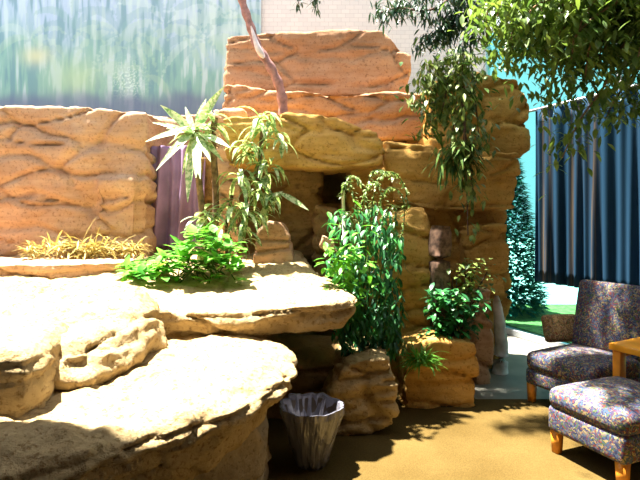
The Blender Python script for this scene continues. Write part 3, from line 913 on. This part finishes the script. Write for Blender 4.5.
# hanging vine down the right column
va = P(455, 62, 4.7)
hv = plant('hanging_vine', 'leafy vine hanging down the front of the right rock column', va)
bm = bmesh.new(); bs = bmesh.new()
for (x0_, y0_, x1_, y1_) in ((448, 55, 440, 120), (455, 50, 462, 190), (462, 50, 474, 200), (440, 60, 428, 130), (470, 55, 480, 150), (458, 50, 450, 150), (430, 60, 420, 105), (464, 50, 468, 235)):
    dj = rng.uniform(-.15, .1)
    sp = spline([Q(hv, x0_, y0_, 4.75 + dj), Q(hv, (x0_ + x1_) / 2 + rng.uniform(-6, 6), (y0_ + y1_) / 2, 4.68 + dj), Q(hv, x1_, y1_, 4.68 + dj)], 14)
    add_tube(bs, sp, .006, 5)
    n_ = 5 if y1_ < 210 else 2
    for p in sp:
        for _ in range(n_):
            add_leaf(bm, p + Vector((rng.gauss(0, .06), rng.gauss(0, .04), 0)), rdir(rng, -1, .1) + Vector((0, -.3, -.3)), rng.uniform(.06, .12), rng.uniform(.025, .045), .7, 3, .2)
obj('stems', bs, M['darkbark'], hv); obj('leaves', bm, M['vine'], hv)
bm = bmesh.new()  # darker olive leaves and long drooping blades
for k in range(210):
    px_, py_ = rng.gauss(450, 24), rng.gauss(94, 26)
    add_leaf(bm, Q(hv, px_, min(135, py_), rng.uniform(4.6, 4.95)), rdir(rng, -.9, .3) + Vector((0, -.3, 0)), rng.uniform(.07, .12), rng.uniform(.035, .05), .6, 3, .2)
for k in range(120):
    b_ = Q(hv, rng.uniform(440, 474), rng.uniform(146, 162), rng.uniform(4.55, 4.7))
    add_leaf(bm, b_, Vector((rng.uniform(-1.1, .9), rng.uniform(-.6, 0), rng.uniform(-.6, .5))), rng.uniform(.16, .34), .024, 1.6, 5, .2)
tag(obj('dark_leaves', bm, M['olive'], hv), 'darker inner leaves')


def spray(bm, bs, o, pts, d, n_per, ln, wd_, spread=.10, hang=.4, dj=0):
    sp = spline([Q(o, x, y, d + dj) for x, y in pts], 10)
    add_tube(bs, sp, [.012 * (1 - .8 * i / len(sp)) + .002 for i in range(len(sp))], 6)
    for i, p in enumerate(sp):
        for _ in range(n_per):
            b_ = p + Vector((rng.gauss(0, spread), rng.gauss(0, spread), rng.gauss(0, spread * .8)))
            add_leaf(bm, b_, rdir(rng, -.9, .4) + Vector((0, -.2, -hang)), rng.uniform(.7, 1.2) * ln, rng.uniform(.8, 1.2) * wd_, .5, 3, .2)


# dark feathery branch at top centre
dk = plant('feathery_tree', 'dark feathery branch hanging into the top of the picture before the white wall', P(470, -60, 4.3), 'tree')
bm = bmesh.new(); bs = bmesh.new()
for pts in ([(470, -60), (455, -10), (430, 10), (398, 8), (380, 14)], [(470, -60), (460, 5), (440, 28), (420, 45)], [(470, -60), (462, -5), (452, 20), (446, 44)], [(475, -60), (480, 0), (478, 26), (464, 46)], [(480, -60), (500, -10), (508, 15), (500, 40)], [(470, -60), (440, -15), (410, -2), (395, 2)], [(472, -60), (470, 0), (455, 25), (432, 36)]):
    spray(bm, bs, dk, pts, 4.3, 9, .10, .020, .05, .45, rng.uniform(-.2, .2))
for k in range(12):  # unseen crown above the view, added to shade the footstool
    ex = rng.uniform(255, 400); ey = rng.uniform(-30, -75)
    spray(bm, bs, dk, [(470, -120), ((470 + ex) / 2, -110 + rng.uniform(-10, 10)), (ex, ey)], 5.3, 12, .12, .026, .09, .4, rng.uniform(-.3, .3))
for pts in ([(330, -60), (318, -15), (316, 8)], [(330, -60), (304, -20), (298, 6)]):
    spray(bm, bs, dk, pts, 5.3, 4, .09, .02, .03, .4)
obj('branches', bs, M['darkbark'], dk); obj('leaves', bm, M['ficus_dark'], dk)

# weeping fig, trunk beyond the right edge
fg = plant('weeping_fig', 'large weeping fig with arching leafy branches filling the upper right', (3.05, 4.25, .0), 'tree')
bm = bmesh.new()
tr_ = spline([Vector((0, 0, 0)), Vector((.05, 0, 1.2)), Vector((-.05, -.05, 2.4)), Vector((-.3, -.1, 3.3)), Vector((-.5, -.1, 3.9))], 6)
add_tube(bm, tr_, [.075 - .05 * i / len(tr_) for i in range(len(tr_))], 12)
obj('trunk', bm, M['bark'], fg)
bm = bmesh.new(); bs = bmesh.new()
for pts in ([(700, -40), (640, -10), (590, 20), (560, 60), (540, 95)], [(700, -30), (650, 15), (620, 50), (605, 85), (580, 120), (562, 158)], [(690, -50), (600, -30), (540, -5), (515, 40), (508, 75)],
            [(700, -20), (660, 30), (640, 65), (615, 100), (606, 118)], [(700, -40), (620, -20), (560, 5), (530, 30), (520, 62)], [(710, -10), (680, 40), (655, 80), (640, 115)], [(700, -40), (640, -30), (600, 5), (590, 45), (585, 78)],
            [(690, -60), (570, -50), (520, -20), (490, 5), (486, 45)], [(700, -30), (650, 0), (632, 30), (625, 70), (632, 105)], [(700, -20), (670, 10), (650, 45), (648, 80)], [(690, -45), (610, -40), (570, -15), (548, 25), (545, 62)],
            [(700, -30), (640, 0), (600, 40), (570, 80), (555, 108)], [(690, -50), (600, -45), (550, -25), (530, 5), (500, 25)], [(700, -30), (655, -5), (612, 20), (604, 60)]):
    spray(bm, bs, fg, pts, 4.0, 7, .092, .036, .11, .35, rng.uniform(-.45, .45))
for k in range(46):
    ex = rng.uniform(490, 650); ey = rng.uniform(0, 62)
    mx_ = 690 - (690 - ex) * .55; my_ = ey - rng.uniform(40, 75)
    spray(bm, bs, fg, [(700, -45), (mx_, min(my_, 20)), (ex + 8, ey - 28), (ex, ey)], 4.0, 6, .092, .036, .11, .35, rng.uniform(-.6, .6))
obj('branches', bs, M['bark'], fg); obj('leaves', bm, M['ficus'], fg)

# ------------------------------------------------------------------ light, sky, camera
sun = bpy.data.lights.new('sun', 'SUN'); sun.energy = 23.0; sun.angle = math.radians(1.5); sun.color = (1, .95, .85)
so = bpy.data.objects.new('sun', sun); link(so)
so.rotation_euler = Vector((-.25, .12, .95)).to_track_quat('Z', 'Y').to_euler()
w = bpy.data.worlds.new('world'); sc.world = w; w.use_nodes = True
bg = w.node_tree.nodes['Background']
bg.inputs[0].default_value = (.86, .92, 1, 1); bg.inputs[1].default_value = 1.25

cam = bpy.data.cameras.new('camera'); co_ = bpy.data.objects.new('camera', cam); link(co_)
co_.location = (0, 0, H); co_.rotation_euler = (PI / 2, 0, 0)
cam.sensor_width = 36; cam.lens = 36 * F / 640; cam.shift_y = -(240 - YH) / 640
cam.clip_end = 200
sc.camera = co_
vs_ = sc.view_settings
sc.display_settings.display_device = 'sRGB'
vs_.view_transform = 'Standard'; vs_.look = 'None'; vs_.gamma = 1; vs_.exposure = 0.75; vs_.use_curve_mapping = False
